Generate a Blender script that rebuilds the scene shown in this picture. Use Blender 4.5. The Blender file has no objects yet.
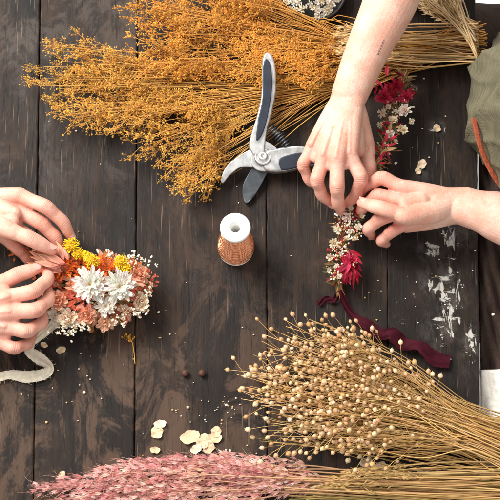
import bpy, math, random
import numpy as np
from mathutils import Vector, Matrix
random.seed(7); rng=np.random.default_rng(7)
S=0.0014; TILT=math.radians(16); D=2.3
CAM=np.array([0,-D*math.sin(TILT),D*math.cos(TILT)])
FWD=np.array([0,math.sin(TILT),-math.cos(TILT)]); UP=np.array([0,math.cos(TILT),math.sin(TILT)]); RT=np.array([1.,0,0])
def W(x,y,z=0):
    d=FWD*D+RT*((x-250)*S)+UP*((250-y)*S)
    t=(z*S-CAM[2])/d[2]
    return CAM+d*t
def nrm(v):
    v=np.asarray(v,float); return v/(np.linalg.norm(v)+1e-12)
def lin(r,g,b):
    f=lambda c:(c/255/12.92) if c<=10 else ((c/255+0.055)/1.055)**2.4
    return (f(r),f(g),f(b))
scene=bpy.context.scene
COL=scene.collection
# ---------------------------------------------------------------- mesh builder
def ico(sub):
    import bmesh
    bm=bmesh.new(); bmesh.ops.create_icosphere(bm,subdivisions=sub,radius=1)
    v=np.array([x.co[:] for x in bm.verts]); f=np.array([[a.index for a in p.verts] for p in bm.faces]); bm.free(); return v,f
ICO1=ico(1); ICO2=ico(2); ICO3=ico(3)
OCT=(np.array([[1,0,0],[-1,0,0],[0,1,0],[0,-1,0],[0,0,1],[0,0,-1]],float),np.array([[0,2,4],[2,1,4],[1,3,4],[3,0,4],[2,0,5],[1,2,5],[3,1,5],[0,3,5]]))
def catmull(P,n=6):
    P=np.asarray(P,float)
    if len(P)<3:
        t=np.linspace(0,1,n+1)[:,None]; return P[0]*(1-t)+P[-1]*t
    Q=np.vstack([2*P[0]-P[1],P,2*P[-1]-P[-2]]); out=[]
    for i in range(1,len(Q)-2):
        p0,p1,p2,p3=Q[i-1:i+3]
        for k in range(n):
            t=k/n
            out.append(.5*((2*p1)+(-p0+p2)*t+(2*p0-5*p1+4*p2-p3)*t*t+(-p0+3*p1-3*p2+p3)*t**3))
    out.append(P[-1]); return np.array(out)
class MB:
    def __init__(s): s.v=[];s.f=[];s.c=[];s.n=0
    def add(s,v,f,col):
        v=np.asarray(v,float); s.v.append(v)
        for a in f:
            a=np.asarray(a); 
            if len(a): s.f.append(a+s.n)
        c=np.asarray(col,float)
        if c.ndim==1: c=np.tile(c,(len(v),1))
        s.c.append(c); s.n+=len(v)
    def tube(s,P,R,sides=4,col=(1,1,1),flat=1.0,side_ref=None,round_caps=False,col2=None):
        P=np.asarray(P,float); n=len(P)
        R=np.full(n,R) if np.isscalar(R) else np.asarray(R,float)
        if round_caps:
            d0=nrm(P[0]-P[1]); d1=nrm(P[-1]-P[-2]); a=[];ra=[]
            for k in (math.pi/2*0.97,math.pi/3,math.pi/6): a.append(P[0]+d0*R[0]*math.sin(k)); ra.append(R[0]*math.cos(k))
            b=[];rb=[]
            for k in (math.pi/6,math.pi/3,math.pi/2*0.97): b.append(P[-1]+d1*R[-1]*math.sin(k)); rb.append(R[-1]*math.cos(k))
            P=np.vstack([a,P,b]); R=np.concatenate([ra,R,rb]); n=len(P)
        T=np.gradient(P,axis=0); T/= (np.linalg.norm(T,axis=1)[:,None]+1e-12)
        if side_ref is None:
            ref=np.array([0,0,1.]) if abs(T[0][2])<.9 else np.array([1.,0,0])
            x=nrm(np.cross(T[0],ref)); X=[]
            for i in range(n):
                x=x-T[i]*np.dot(x,T[i]); x=nrm(x); X.append(x)
            X=np.array(X)
        else:
            sr=np.asarray(side_ref,float)
            X=sr-T*(T@sr)[:,None]; X/= (np.linalg.norm(X,axis=1)[:,None]+1e-12)
        Y=np.cross(X,T)
        a=np.arange(sides)/sides*2*math.pi
        V=P[:,None,:]+ (X[:,None,:]*np.cos(a)[None,:,None]+Y[:,None,:]*np.sin(a)[None,:,None]*flat)*R[:,None,None]
        i=np.arange(n-1)[:,None]*sides; j=np.arange(sides)[None,:]; j2=(j+1)%sides
        q=np.stack([i+j,i+j2,i+sides+j2,i+sides+j],-1).reshape(-1,4)
        c=col
        if col2 is not None:
            t=np.repeat(np.linspace(0,1,n),sides)[:,None]; c=np.array(col)*(1-t)+np.array(col2)*t
        caps=[np.array([list(range(sides))[::-1]]),np.array([[ (n-1)*sides+k for k in range(sides)]])] if sides>3 else []
        s.add(V.reshape(-1,3),[q]+caps,c)
    def blob(s,p,r,col,tmpl=None,scale=(1,1,1),ax=None,jit=0):
        tv,tf=tmpl or ICO1; v=tv.copy()
        if jit: v=v*(1+rng.uniform(-jit,jit,(len(v),1)))
        v=v*np.array(scale)*r
        if ax is not None:
            z=nrm(ax); x=nrm(np.cross(z,[.3,.5,.81] if abs(z[2])>.9 else [0,0,1])); y=np.cross(z,x)
            v=v@np.array([x,y,z])
        s.add(v+p,[tf],col)
    def petal(s,base,d,up,L,Wd,curl=.2,cup=.25,col=(1,1,1),col2=None,pw=.8,n=5,blunt=False,edge=0):
        d=nrm(d); up=nrm(up-d*np.dot(up,d)); sd=np.cross(d,up); V=[];C=[]
        c1=np.array(col); c2=np.array(col2) if col2 is not None else c1; tw=random.uniform(-.25,.25); ph=random.uniform(0,6)
        for i in range(n+1):
            t=i/n
            if blunt: w=Wd*.5*(max(.22,1-(1-t)**2.0)*.95 if t<.62 else math.sqrt(max(0.02,1-((t-.62)/.4)**2)))
            else: w=Wd*max(.12 if i==0 else .02,math.sin(math.pi*min(1,t**pw*.97+.02)))*.5
            c=base+d*L*(t-.25*abs(curl)*t*t*t)+up*L*curl*t*t
            sdd=sd+up*tw*t
            for k in (-1,-.5,0,.5,1):
                V.append(c+sdd*w*k+up*k*k*w*cup+up*edge*L*math.sin(k*5+t*6+ph)*.05); C.append((c1*(1-t)+c2*t)*(1-.10*(abs(k)<.1)))
        F=[]
        for i in range(n):
            for k in range(4): a=i*5+k; F.append([a,a+1,a+6,a+5])
        s.add(V,[np.array(F)],np.array(C))
    def make(s,name,mat,parent=None,origin=None,smooth=True,**kw):
        V=np.vstack(s.v); 
        if parent is not None: o=np.array(parent["_o"])
        elif origin is not None: o=np.array(origin)
        else: o=np.array([V[:,0].mean(),V[:,1].mean(),V[:,2].min()])
        me=bpy.data.meshes.new(name)
        F=[]; 
        for a in s.f: F+=a.tolist()
        me.from_pydata((V-o).tolist(),[],F)
        ca=me.color_attributes.new("Col",'FLOAT_COLOR','POINT')
        C=np.hstack([np.vstack(s.c),np.ones((len(V),1))]).astype(np.float32); ca.data.foreach_set("color",C.ravel())
        if smooth: me.polygons.foreach_set("use_smooth",[True]*len(me.polygons))
        me.materials.append(mat); me.update()
        ob=bpy.data.objects.new(name,me); COL.objects.link(ob)
        if parent is not None: ob.parent=parent
        else: ob.location=o; ob["_o"]=o.tolist()
        for k,v in kw.items(): ob[k]=v
        return ob
def empty(name,o,label,category,**kw):
    e=bpy.data.objects.new(name,None); e.empty_display_size=.02; COL.objects.link(e); e.location=o; e["_o"]=list(map(float,o))
    e["label"]=label; e["category"]=category
    for k,v in kw.items(): e[k]=v
    return e
# ---------------------------------------------------------------- materials
class NT:
    def __init__(s,name):
        s.m=bpy.data.materials.new(name); s.m.use_nodes=True; s.t=s.m.node_tree; s.b=s.t.nodes["Principled BSDF"]
    def n(s,typ,**kw):
        a=s.t.nodes.new(typ)
        for k,v in kw.items():
            if k in a.inputs: 
                s.set(a.inputs[k],v)
            else: setattr(a,k,v)
        return a
    def set(s,inp,v):
        if hasattr(v,"is_output") or isinstance(v,bpy.types.NodeSocket): s.t.links.new(v,inp)
        else: inp.default_value=v
    def math(s,op,a,b=0,c=None,clamp=False):
        m=s.t.nodes.new("ShaderNodeMath"); m.operation=op; m.use_clamp=clamp; s.set(m.inputs[0],a); s.set(m.inputs[1],b)
        if c is not None: s.set(m.inputs[2],c)
        return m.outputs[0]
    def mix(s,f,a,b,mode='MIX'):
        m=s.t.nodes.new("ShaderNodeMix"); m.data_type='RGBA'; m.blend_type=mode; s.set(m.inputs[0],f)
        fx=lambda v:(*v,1) if isinstance(v,tuple) and len(v)==3 else v
        s.set(m.inputs[6],fx(a)); s.set(m.inputs[7],fx(b)); return m.outputs[2]
    def ramp(s,f,lo,hi):
        m=s.t.nodes.new("ShaderNodeMapRange"); m.interpolation_type='SMOOTHSTEP'; s.set(m.inputs[0],f); m.inputs[1].default_value=lo; m.inputs[2].default_value=hi; return m.outputs[0]
    def noise(s,vec,scale,detail=3,rough=.5,dist=0):
        a=s.t.nodes.new("ShaderNodeTexNoise"); s.set(a.inputs["Vector"],vec); a.inputs["Scale"].default_value=scale; a.inputs["Detail"].default_value=detail; a.inputs["Roughness"].default_value=rough; a.inputs["Distortion"].default_value=dist; return a.outputs["Fac"]
    def mapping(s,vec,sc=(1,1,1),rot=(0,0,0),loc=(0,0,0)):
        a=s.t.nodes.new("ShaderNodeMapping"); s.set(a.inputs[0],vec); a.inputs["Scale"].default_value=sc; a.inputs["Rotation"].default_value=rot; a.inputs["Location"].default_value=loc; return a.outputs[0]
    def obj(s): return s.t.nodes.new("ShaderNodeTexCoord").outputs["Object"]
    def bump(s,h,st,dist=.001):
        b=s.t.nodes.new("ShaderNodeBump"); s.set(b.inputs["Height"],h); b.inputs["Strength"].default_value=st; b.inputs["Distance"].default_value=dist; s.t.links.new(b.outputs[0],s.b.inputs["Normal"])
def attr_mat(name,rough=.7,nscale=200,var=.35,spec=.3,metal=0,bump=.3,bscale=900,back=0):
    N=NT(name); a=N.n("ShaderNodeAttribute",attribute_name="Col"); o=N.obj()
    c=a.outputs["Color"]
    if var:
        f=N.noise(o,nscale,2); c=N.mix(1.0,c,N.mix(N.ramp(f,.3,.7),(1-var,1-var,1-var),(1+var*.4,1+var*.4,1+var*.4)),'MULTIPLY')
    N.set(N.b.inputs["Base Color"],c)
    N.b.inputs["Roughness"].default_value=rough; N.b.inputs["Specular IOR Level"].default_value=spec; N.b.inputs["Metallic"].default_value=metal
    if bump: N.bump(N.noise(o,bscale,1),bump,.0006)
    if back:
        tr=N.t.nodes.new("ShaderNodeBsdfTranslucent"); N.set(tr.inputs[0],c); mx=N.t.nodes.new("ShaderNodeMixShader"); mx.inputs[0].default_value=back
        N.t.links.new(N.b.outputs[0],mx.inputs[1]); N.t.links.new(tr.outputs[0],mx.inputs[2]); N.t.links.new(mx.outputs[0],N.t.nodes["Material Output"].inputs[0])
    return N.m
M_stem=attr_mat("dried_stem",.6,var=0,bump=0); M_bud=attr_mat("dried_bud",.8,var=0,bump=0); M_pet=attr_mat("petal",.6,var=.06,bscale=700,back=.35)
M_seed=attr_mat("flax_seed",.6,nscale=500,var=.3)
M_cop=attr_mat("copper_twine",.24,nscale=600,var=.2,spec=.6,metal=.92,bump=.08)
M_white=attr_mat("white_plastic",.35,nscale=60,var=.08,bump=0)
M_paper=attr_mat("dry_petal",.7,nscale=300,var=.25)
def skin_mat(name,tint):
    N=NT(name); o=N.obj(); a=N.n("ShaderNodeAttribute",attribute_name="Col")
    n1=N.noise(o,30,4,.6); n2=N.noise(o,260,4,.65); n3=N.noise(o,85,5,.7)
    c=N.mix(N.ramp(n1,.35,.68),tint,(tint[0]*.96,tint[1]*.78,tint[2]*.72))
    c=N.mix(N.math('MULTIPLY',N.ramp(n3,.48,.70),.45),c,(tint[0]*.94,tint[1]*.62,tint[2]*.56))
    c=N.mix(N.math('MULTIPLY',N.ramp(n2,.5,.75),.28),c,(tint[0]*.70,tint[1]*.49,tint[2]*.42))
    vn=N.noise(N.mapping(o,(1,.45,1),(0,0,.25)),42,2,.5,1.2); vm=N.math('SUBTRACT',1,N.math('MULTIPLY',N.math('ABSOLUTE',N.math('SUBTRACT',vn,.5)),34),clamp=True)
    c=N.mix(N.math('MULTIPLY',vm,.12),c,(tint[0]*.60,tint[1]*.72,tint[2]*.80))
    sep=N.n("ShaderNodeSeparateColor",Color=a.outputs["Color"])
    c=N.mix(N.math('MULTIPLY',sep.outputs[0],.80),c,(tint[0]*.90,tint[1]*.48,tint[2]*.44))
    c=N.mix(N.math('MULTIPLY',sep.outputs[1],.85),c,(tint[0]*.48,tint[1]*.27,tint[2]*.23))
    N.set(N.b.inputs["Base Color"],c); N.set(N.b.inputs["Roughness"],N.math('MULTIPLY_ADD',n3,.3,.36)); N.b.inputs["Specular IOR Level"].default_value=.4
    N.b.inputs["Subsurface Weight"].default_value=.12; N.b.inputs["Subsurface Radius"].default_value=(.005,.0018,.001); N.b.inputs["Subsurface Scale"].default_value=.7
    v=N.n("ShaderNodeTexVoronoi"); N.set(v.inputs["Vector"],o); v.inputs["Scale"].default_value=1000
    v2=N.n("ShaderNodeTexVoronoi",feature='DISTANCE_TO_EDGE'); N.set(v2.inputs["Vector"],N.mapping(o,(1,.6,1))); v2.inputs["Scale"].default_value=330
    h=N.math('ADD',N.math('MULTIPLY',v.outputs["Distance"],.4),N.math('MULTIPLY',N.noise(o,150,6,.65),1.7)); h=N.math('ADD',h,N.math('MULTIPLY',N.ramp(v2.outputs["Distance"],0,.12),.25))
    N.bump(h,.45,.0008); return N.m
def metal(name,col,rough,metallic=1):
    N=NT(name); o=N.obj(); f=N.noise(N.mapping(o,(300,60,60)),1,4,.6); g=N.noise(o,70,4)
    N.set(N.b.inputs["Base Color"],N.mix(N.ramp(g,.35,.7),col,tuple(x*.6 for x in col))); N.b.inputs["Metallic"].default_value=metallic
    N.set(N.b.inputs["Roughness"],N.math('MULTIPLY_ADD',f,.3,rough-.1)); N.bump(f,.15,.0004); return N.m
M_steel=metal("brushed_steel",(.70,.70,.69),.34,.9); M_dark=metal("coated_blade",(.10,.11,.12),.38,.8); M_grip=metal("rubber_grip",(.012,.018,.034),.40,0)
def cloth(name,c1,c2,wsc=900):
    N=NT(name); o=N.obj(); w=N.n("ShaderNodeTexWave"); N.set(w.inputs["Vector"],o); w.inputs["Scale"].default_value=wsc; w.inputs["Distortion"].default_value=1
    w2=N.n("ShaderNodeTexWave"); w2.bands_direction='Y'; N.set(w2.inputs["Vector"],o); w2.inputs["Scale"].default_value=wsc
    h=N.math('ADD',w.outputs["Fac"],w2.outputs["Fac"]); g=N.noise(o,18,4,.55)
    N.set(N.b.inputs["Base Color"],N.mix(N.ramp(g,.3,.7),c1,c2)); N.b.inputs["Roughness"].default_value=.9; N.b.inputs["Specular IOR Level"].default_value=.15
    N.bump(N.math('ADD',N.math('MULTIPLY',h,.3),N.math('MULTIPLY',N.noise(N.mapping(o,(1,1,.4)),14,4,.6,1.5),9)),.6,.002); return N.m
def wood():
    N=NT("weathered_dark_wood"); o=N.obj(); a=N.n("ShaderNodeAttribute",attribute_name="Col")
    off=N.n("ShaderNodeVectorMath",operation='SCALE'); N.set(off.inputs[0],a.outputs["Color"]); off.inputs["Scale"].default_value=7
    ad=N.n("ShaderNodeVectorMath",operation='ADD'); N.set(ad.inputs[0],o); N.set(ad.inputs[1],off.outputs[0]); p=ad.outputs[0]
    grain=N.noise(N.mapping(p,(1,.05,1)),120,6,.66,.7)
    pore=N.noise(N.mapping(p,(1,.04,1)),420,2,.5)
    wv=N.n("ShaderNodeTexWave"); N.set(wv.inputs["Vector"],N.mapping(p,(1,.10,1))); wv.inputs["Scale"].default_value=11; wv.inputs["Distortion"].default_value=11; wv.inputs["Detail"].default_value=4; wv.inputs["Detail Scale"].default_value=1.4
    big=N.noise(p,6,4,.6); med=N.noise(N.mapping(p,(1,.45,1)),24,9,.74,.5)
    c=N.mix(N.ramp(grain,.30,.70),(.0056,.0033,.0024),(.0235,.0132,.0084))
    c=N.mix(N.math('MULTIPLY',N.ramp(wv.outputs["Fac"],.4,.95),.35),c,(.033,.0178,.0108))
    c=N.mix(N.math('MULTIPLY',N.ramp(med,.49,.67),.62),c,(.056,.034,.0225))
    c=N.mix(N.math('MULTIPLY',N.ramp(big,.42,.60),.70),c,(.0062,.0039,.0030))
    sx=N.n("ShaderNodeSeparateXYZ"); N.set(sx.inputs[0],o)
    patch=N.noise(N.mapping(o,(1,.5,1)),17,10,.76,.6)
    warm=N.math('MULTIPLY',N.ramp(sx.outputs[1],.12,-.22),N.ramp(patch,.48,.57))
    warm=N.math('MULTIPLY',warm,N.ramp(sx.outputs[0],.25,-.1))
    c=N.mix(N.math('MULTIPLY',warm,.60),c,(.110,.063,.039))  # warm brown patches; sunlit tone of the lower left put into the colour
    gm=N.math('MULTIPLY',N.math('MULTIPLY',N.ramp(sx.outputs[1],.0,.2),N.ramp(sx.outputs[0],.1,-.2)),N.ramp(patch,.47,.58)); c=N.mix(N.math('MULTIPLY',gm,.55),c,(.078,.060,.048))
    c=N.mix(N.math('MULTIPLY',N.ramp(pore,.62,.70),.5),c,(.003,.002,.0016))
    vk=N.n("ShaderNodeTexVoronoi"); N.set(vk.inputs["Vector"],N.mapping(p,(1,.45,1))); vk.inputs["Scale"].default_value=9
    c=N.mix(N.math('MULTIPLY',N.ramp(N.math('ADD',vk.outputs["Distance"],N.math('MULTIPLY',med,.12)),.17,.08),.9),c,(.0035,.0026,.0022))
    for rot,sc,th,am in ((.6,50,.66,.6),(-.8,40,.67,.6),(1.35,48,.67,.5)):
        s1=N.noise(N.mapping(o,(1,.03,1),(0,0,rot)),sc*9,2,.4); s2=N.noise(N.mapping(o,(1,1,1),(0,0,0),(rot,sc,0)),11,3)
        m=N.math('MULTIPLY',N.ramp(s1,th,th+.04),N.ramp(s2,.52,.62)); c=N.mix(N.math('MULTIPLY',m,am),c,(.17,.12,.086))
    zones=[(450,295,22,64),(427,250,22,13),(421,168,13,14),(437,127,11,10),(402,322,11,9),(457,240,20,20),(470,345,12,40),(463,210,12,10),(414,88,12,6),(60,352,9,7),(442,330,22,28),(430,285,16,22)]
    tot=None
    for i,(zx,zy,rx,ry) in enumerate(zones):
        w=W(zx,zy); mp=N.mapping(o,(1/(rx*S),1/(ry*S),0),(0,0,0),(-w[0]/(rx*S),-w[1]/(ry*S),0))
        ln=N.n("ShaderNodeVectorMath",operation='LENGTH'); N.set(ln.inputs[0],mp)
        e=N.math('SUBTRACT',1.25,ln.outputs["Value"],clamp=True)
        tot=e if tot is None else N.math('MAXIMUM',tot,e)
    pn=N.noise(N.mapping(o,(1.2,.42,1),(0,0,.35)),58,7,.68,.9); pn2=N.noise(N.mapping(o,(.4,1.3,1),(0,0,.5)),60,6,.7,.5)
    pn=N.math('MAXIMUM',pn,N.math('SUBTRACT',pn2,.03))
    pm=N.ramp(N.math('ADD',N.math('MULTIPLY',tot,.17),pn),.70,.73)
    pm=N.math('MULTIPLY',N.math('MULTIPLY',pm,N.ramp(tot,.02,.12)),N.ramp(grain,.34,.46))
    haze=N.math('MULTIPLY',N.math('MULTIPLY',tot,.30,clamp=True),N.ramp(N.noise(N.mapping(o,(1,.5,1),(0,0,.4)),70,6,.7),.45,.66))
    c=N.mix(haze,c,(.17,.15,.13)); c=N.mix(N.math('MULTIPLY',pm,.85),c,(.54,.51,.46))
    N.set(N.b.inputs["Base Color"],c)
    N.set(N.b.inputs["Roughness"],N.math('MULTIPLY_ADD',med,.55,.33)); N.b.inputs["Specular IOR Level"].default_value=.22
    h=N.math('ADD',N.math('MULTIPLY',grain,.7),N.math('MULTIPLY',pm,.8)); h=N.math('ADD',h,N.math('MULTIPLY',med,1.8)); h=N.math('SUBTRACT',h,N.math('MULTIPLY',N.ramp(pore,.62,.70),.3))
    N.bump(h,.45,.0013); return N.m
# ---------------------------------------------------------------- floor + table
mb=MB(); mb.add([(-4,-4,-.752),(4,-4,-.752),(4,4,-.752),(-4,4,-.752)],[np.array([[0,1,2,3]])],(1,1,1))
N=NT("pale_floor"); o=N.obj(); N.set(N.b.inputs["Base Color"],N.mix(N.ramp(N.noise(o,6,6,.65),.3,.7),(.76,.73,.69),(.84,.82,.78))); N.b.inputs["Roughness"].default_value=.7; N.bump(N.noise(o,60,4),.2,.002)
fl=mb.make("floor",N.m,origin=(0,0,-.752),smooth=False); fl["kind"]="structure"
table=empty("table",(0,0,-.75),"old dark wooden plank table with flaking white paint","table")
edges=[(-460,-480),(-330,-350),(-215,-232),(-90,-100),(40,33),(138,134),(266,268),(386,389),(476,481)]
mb=MB(); M_wood=wood()
def xw(e,y):
    a=W(e[0],0);b=W(e[1],500); t=(y-a[1])/(b[1]-a[1]); return a[0]+(b[0]-a[0])*t
for i in range(len(edges)-1):
    g=.0005+.0003*random.random(); zt=random.uniform(-.0006,0); b=.0013
    if i in (6,7): g=.0003; b=.0009
    col=(random.random(),random.random(),random.random())
    ys=np.linspace(-.62,.62,90); V=[]
    for y in ys:
        w1=rng.normal(0,.0004); w2=rng.normal(0,.0004)
        xa=xw(edges[i],y); xb=xw(edges[i+1],y); x0=xa+g+w1; x1=xb-g+w2
        V+= [(xa-.0001,y,-.04),(xa-.0001,y,-.006),(x0,y,zt-b),(x0+b*.6,y,zt-b*.3),(x0+b*1.6,y,zt),(x1-b*1.6,y,zt),(x1-b*.6,y,zt-b*.3),(x1,y,zt-b),(xb-.0002,y,-.006),(xb-.0002,y,-.04)]
    F=[];q_=10
    for k in range(len(ys)-1):
        for j in range(q_): a=k*q_+j; c=k*q_+(j+1)%q_; F.append([a,a+q_,c+q_,c])
    mb.add(V,[np.array(F),np.array([list(range(q_))]),np.array([[ (len(ys)-1)*q_+q for q in range(q_-1,-1,-1)]])],col)
mb.make("table_top",M_wood,parent=table,smooth=False)
for lx,ly in ((-.9,-.52),(-.9,.52),(.25,-.52),(.25,.52)):
    mb=MB(); mb.tube([(lx,ly,-.75),(lx,ly,-.4),(lx,ly,-.0405)],[.026,.03,.036],4,(.3,.2,.6)); mb.make("leg",M_wood,parent=table,smooth=False)
# ---------------------------------------------------------------- dried bunches
def vary(c,a=.25):
    k=1+random.uniform(-a,a); return tuple(max(0,x*k*(1+random.uniform(-.06,.06))) for x in c)
def inpoly(x,y,P):
    r=False;j=len(P)-1
    for i in range(len(P)):
        if (P[i][1]>y)!=(P[j][1]>y) and x<(P[j][0]-P[i][0])*(y-P[i][1])/(P[j][1]-P[i][1])+P[i][0]: r=not r
        j=i
    return r
def sample(P):
    xs=[p[0] for p in P]; ys=[p[1] for p in P]
    while 1:
        x=random.uniform(min(xs),max(xs)); y=random.uniform(min(ys),max(ys))
        if inpoly(x,y,P): return x,y
def rot2(d,a):
    c,s=math.cos(a),math.sin(a); return np.array([d[0]*c-d[1]*s,d[0]*s+d[1]*c,d[2]])
BOWL=W(314,-2,0)
SX0,SX1=W(222,120)[0],W(312,120)[0]; SY0,SY1=W(0,215)[1],W(0,48)[1]
def shear_h(wy):
    t=(wy-W(0,200)[1])/(W(0,57)[1]-W(0,200)[1]); return 1+34*max(0,min(1,t))**1.0
def keep(P):
    P=np.atleast_2d(P).copy()
    for p in P:
        d=p[:2]-BOWL[:2]; r=np.linalg.norm(d)
        if r<.050: p[:2]=BOWL[:2]+d/max(r,1e-4)*.050
        if SX0<p[0]<SX1 and SY0<p[1]<SY1: p[2]=min(p[2],max(.0012,(shear_h(p[1])+.5)*S))
    return P
def gyps_bunch(name,poly,tufts,base,tail,n,cst,cbud,label,zmax=40,bl=(11,24),budr=(.5,.95)):
    e=empty(name,W(base[0],base[1],0),label,"dried flowers"); st=MB(); bd=MB()
    tone_t=[random.uniform(.82,1.18) for _ in tufts]
    for i in range(n):
        while 1:
            ti=random.randrange(len(tufts)); t=tufts[ti]; x,y=random.gauss(t[0],10),random.gauss(t[1],8.5)
            if random.random()<.10: x,y=sample(poly)
            if inpoly(x,y,poly): break
        dn=math.hypot(x-t[0],y-t[1]); z=max(4,min(zmax,zmax*(1-dn/30)+random.gauss(0,5)))
        bx=base[0]+random.gauss(0,3); by=base[1]+random.gauss(0,base[3]); 
        tp=W(x,y,z); b=W(bx,by,random.uniform(5,base[2])); m=(b+tp)/2+np.array([random.gauss(0,.006),random.gauss(0,.008),random.uniform(.0,.008)])
        P=keep(catmull([W(tail[0]+random.uniform(-25,10),tail[1]+random.gauss(0,tail[2]),random.uniform(3,16)),b,m,tp],5))
        c=vary(cst); st.tube(P,np.linspace(.78,.36,len(P))*S,3,c)
        tone=random.uniform(.8,1.2)*tone_t[ti]
        nb=random.randint(12,15)
        for k in range(nb):
            t=.5+.5*(k+random.random())/nb if k<nb-1 else 1.
            idx=t*(len(P)-1); i0=min(int(idx),len(P)-2); pt=P[i0]+(P[i0+1]-P[i0])*(idx-i0); d=nrm(P[i0+1]-P[i0])
            if np.linalg.norm(pt-tp)>45*S: continue
            a=random.choice([-1,1])*random.uniform(.2,1.05); d2=rot2(d,a); d2[2]=random.uniform(-.2,.5); d2=nrm(d2)
            L=random.uniform(*bl)*S; e1=pt+d2*L*.5; d3=nrm(d2*.8+d*.4); e2=e1+d3*L*.5
            e1,e2=keep([e1,e2])
            e2[2]=max(e2[2],.002)
            c2=vary(cst,.3); st.tube([pt,e1,e2],[.36*S,.3*S,.24*S],3,c2)
            for q in range(random.randint(8,10)):
                tt=random.uniform(.15,1); s0=pt+(e1-pt)*tt*2 if tt<.5 else e1+(e2-e1)*(tt-.5)*2
                d4=nrm(d3+rng.normal(0,.5,3)); l=random.uniform(4,9)*S; s1=keep(s0+d4*l)[0]
                s1[2]=max(s1[2],.0015)
                st.tube([s0,s1],[.24*S,.17*S],3,c2)
                bd.blob(s1,random.uniform(*budr)*S,tuple(v*tone for v in vary(cbud,.3)),OCT,(1,1,1.7),d4)
                for h in range(random.randint(2,3)):
                    s2=s1+rng.normal(0,1.5,3)*S; s2[2]=max(s2[2],.0012)
                    bd.blob(s2,random.uniform(*budr)*S*.8,tuple(v*tone for v in vary(cbud,.3)),OCT,(.9,.9,1.8),d4+rng.normal(0,.5,3))
    st.make("stem",M_stem,parent=e,kind="stuff"); bd.make("blossom",M_bud,parent=e,kind="stuff",smooth=False); return e
A=[(130,-5),(150,-30),(262,-35),(274,0),(284,28),(318,40),(332,62),(300,78),(262,84),(215,92),(172,84),(140,72),(130,40)]
B1=[(42,116),(36,92),(44,70),(50,42),(66,32),(85,46),(120,62),(160,84),(200,95),(232,105),(226,128),(216,160),(206,192),(188,194),(168,174),(150,160),(120,140),(95,120),(70,126)]
TA=[(148,6),(158,38),(190,18),(186,62),(226,34),(238,70),(264,44),(298,62),(236,0),(148,64),(205,-18)]
TB=[(58,46),(50,86),(76,112),(88,70),(116,86),(120,118),(146,100),(152,138),(182,112),(186,154),(198,182),(214,130)]
gyps_bunch("dried_flower_bunch",B1,TB,(345,82,14,6),(420,58,5),135,lin(200,150,78),lin(216,160,70),"bunch of dried mustard yellow fine blossoms on straw stems",36)
gyps_bunch("dried_flower_bunch",A,TA,(385,52,22,8),(478,40,7),135,lin(204,146,70),lin(224,156,64),"bunch of dried golden orange baby's breath on the table",46)
def straw_bunch(name,starts,ends,n,c1,c2,label,w=.8,z=(3,26),hair=True,hf=.55):
    e=empty(name,W(*ends[0],0),label,"dried grass"); st=MB(); hb=MB()
    for i in range(n):
        t=random.random(); s0=np.array(starts[0])*(1-t)+np.array(starts[1])*t; t2=min(1,max(0,t+random.gauss(0,.15))); s1=np.array(ends[0])*(1-t2)+np.array(ends[1])*t2
        s0=s0+(s0-s1)/np.linalg.norm(s0-s1)*random.gauss(0,14)
        m=(s0+s1)/2+rng.normal(0,5,2)
        za,zb=random.uniform(*z),random.uniform(*z)
        P=catmull([W(s0[0],s0[1],za),W(m[0],m[1],(za+zb)/2+random.uniform(0,3)),W(s1[0],s1[1],zb)],8)
        P=keep(P)
        c=vary(c1 if random.random()<.6 else c2,.35)
        st.tube(P,np.linspace(w*.55,w,len(P))*S*random.uniform(.6,1.2),4,c)
        if hair:
            for k in range(34):
                idx=random.uniform(.0,hf)*(len(P)-1); i0=int(idx); p=P[i0]+(P[i0+1]-P[i0])*(idx-i0); d=nrm(nrm(P[i0]-P[i0+1])+rng.normal(0,.28,3)); q=p+d*random.uniform(5,12)*S
                q[2]=max(q[2],.002)
                hb.blob((p+q)/2,.8*S,vary(c2,.25),OCT,(.8,.6,5),d)
    st.make("stem",M_stem,parent=e,kind="stuff")
    if hair: hb.make("grass_head",M_bud,parent=e,kind="stuff",smooth=False)
    return e
straw_bunch("dried_grass_bunch",((360,-40),(445,-55)),((474,28),(478,62)),55,lin(196,164,116),lin(226,200,158),"pale straw coloured dried grass with feathery heads",.8,(10,40))
straw_bunch("dried_grass_bunch",((356,26),(350,56)),((478,24),(480,62)),45,lin(182,142,90),lin(214,180,128),"loose golden brown dried grass stems on the table",.8,(14,34),hair=True,hf=.3)
straw_bunch("dried_grass_bunch",((382,-8),(420,-22)),((476,22),(478,48)),50,lin(190,158,110),lin(222,194,148),"beige dried grass stalks with fine heads",.9,(8,34))
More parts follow.
